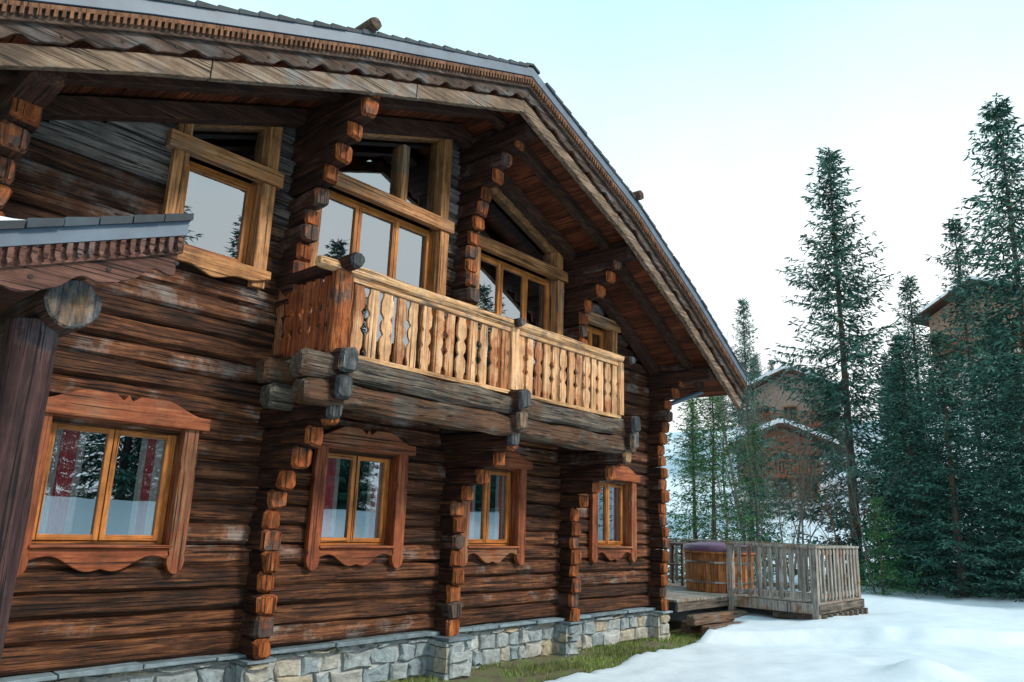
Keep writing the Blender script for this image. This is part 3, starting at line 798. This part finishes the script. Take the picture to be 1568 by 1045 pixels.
# ------------------------------------------------------------------ distant chalets
def chalet(name,x,y,z,wd,dp,ht,rot,col):
    E=empty(name); E.location=(x,y,z); E.rotation_euler=(0,0,rot)
    Mw=simple(name+'_wall',col,.8,0,5,.3,.2); Mp=simple(name+'_plaster',(.6,.57,.5),.9,0,5,.1,.1)
    c=MB(); c.box(-wd/2,wd/2,0,dp,ht*.38,ht); c.poly([(-wd/2,ht+.001),(wd/2,ht+.001),(0,ht+wd*.22)],0.01,dp); c.obj('upper_walls',[Mw],E)
    c=MB(); c.box(-wd/2+.05,wd/2-.05,.05,dp-.05,-2,ht*.38-.003); c.obj('ground_floor_walls',[Mp],E)
    ov=1.0; f=lambda q:ht+wd*.22+.25-abs(q)*.44
    qs=frange(-wd/2-ov,wd/2+ov,.5)
    c=MB(); c.strip(qs,f,lambda q:f(q)-.22,-1.2,dp+1); c.obj('roof',[M_beam],E)
    c=MB(); c.strip(qs,lambda q:f(q)+.3,lambda q:f(q)+.003,-1.1,dp+.9); c.obj('roof_snow',[M_snow],E)
    c=MB(); g2=MB()
    for lv in (ht*.12,ht*.52,):
        for k in range(3):
            a=-wd/2+wd*(k+.5)/3-.5
            c.box(a-.12,a+1.12,-.06,.03,lv-.12,lv+1.3); g2.box(a,a+1,-.08,.01,lv,lv+1.18)
    c.obj('window_frames',[M_tan],E); g2.obj('windows',[M_dark],E)
    c=MB(); c.box(-wd/2,wd/2,-1.1,-.003,ht*.42,ht*.42+.15)
    for q in frange(-wd/2,wd/2,.22): c.box(q,q+.12,-1.08,-1.04,ht*.42+.15,ht*.42+1.0)
    c.box(-wd/2,wd/2,-1.12,-1.02,ht*.42+1.003,ht*.42+1.1); c.obj('balcony',[M_case],E)
chalet('distant_chalet',61.5,16.0,ground(61.5,16)[0]+.5,6.5,7,5.5,math.radians(-75),(.30,.23,.19))
chalet('distant_chalet.001',71,3.2,ground(71,3.2)[0]+2.4,9,9,6.5,math.radians(-110),(.26,.16,.11))
chalet('distant_chalet.002',47,11.2,ground(47,11.2)[0]+.6,4.5,5,3.8,math.radians(-60),(.30,.11,.06))

# ------------------------------------------------------------------ light, world, camera
sd=Vector((.28,-.70,.58)).normalized()
el=math.asin(sd.z); az=math.atan2(sd.x,sd.y)
sl=bpy.data.lights.new('sun','SUN'); sl.energy=3.2; sl.angle=math.radians(10); sl.color=(1,.91,.79)
so=bpy.data.objects.new('sun',sl); scene.collection.objects.link(so); so.rotation_euler=(-sd).to_track_quat('-Z','Y').to_euler()
W=bpy.data.worlds.new('World'); scene.world=W; W.use_nodes=True; nt=W.node_tree; L=nt.links.new
bg=nt.nodes['Background']; out=nt.nodes['World Output']
sk=nt.nodes.new('ShaderNodeTexSky'); sk.sky_type='NISHITA'; sk.sun_disc=False; sk.sun_elevation=el; sk.sun_rotation=az; sk.dust_density=2.5; sk.air_density=1.2
L(sk.outputs[0],bg.inputs[0]); bg.inputs[1].default_value=.15
tc=nt.nodes.new('ShaderNodeTexCoord'); sx=nt.nodes.new('ShaderNodeSeparateXYZ'); L(tc.outputs['Generated'],sx.inputs[0])
cr_=ramp(nt,[(.0,(1,1,1)),(.36,(.93,.99,1)),(.60,(.58,.91,.98)),(1,(.40,.74,.92))]); L(sx.outputs[2],cr_.inputs[0])
b2_=nt.nodes.new('ShaderNodeBackground'); L(cr_.outputs[0],b2_.inputs[0]); b2_.inputs[1].default_value=1.30
nz=N(nt,'ShaderNodeTexNoise',Scale=2.2,Detail=6.0,Roughness=.6); L(tc.outputs['Generated'],nz.inputs['Vector'])
rz=ramp(nt,[(.38,.86),(.62,1.0)]); L(nz.outputs[0],rz.inputs[0])
mx=nt.nodes.new('ShaderNodeMixShader'); L(rz.outputs[0],mx.inputs[0]); L(bg.outputs[0],mx.inputs[1]); L(b2_.outputs[0],mx.inputs[2]); L(mx.outputs[0],out.inputs[0])

cam=bpy.data.cameras.new('camera'); co=bpy.data.objects.new('camera',cam); scene.collection.objects.link(co)
th=math.radians(13.7)
fw=Vector((.7478*math.cos(th),.6639*math.cos(th),math.sin(th))); r0=Vector((.6639,-.7478,0)).normalized(); u0=r0.cross(fw).normalized()
rt=(r0+.035*u0).normalized(); upv=(u0-.035*r0).normalized()
Mx=Matrix((rt,upv,-fw.normalized())).transposed().to_4x4(); Mx.translation=Vector((0,-7.5,1.9)); co.matrix_world=Mx
cam.sensor_width=36; cam.lens=26.4; cam.clip_end=3000; cam.clip_start=.05
scene.camera=co
scene.view_settings.view_transform='Standard'; scene.view_settings.look='None'; scene.view_settings.exposure=0
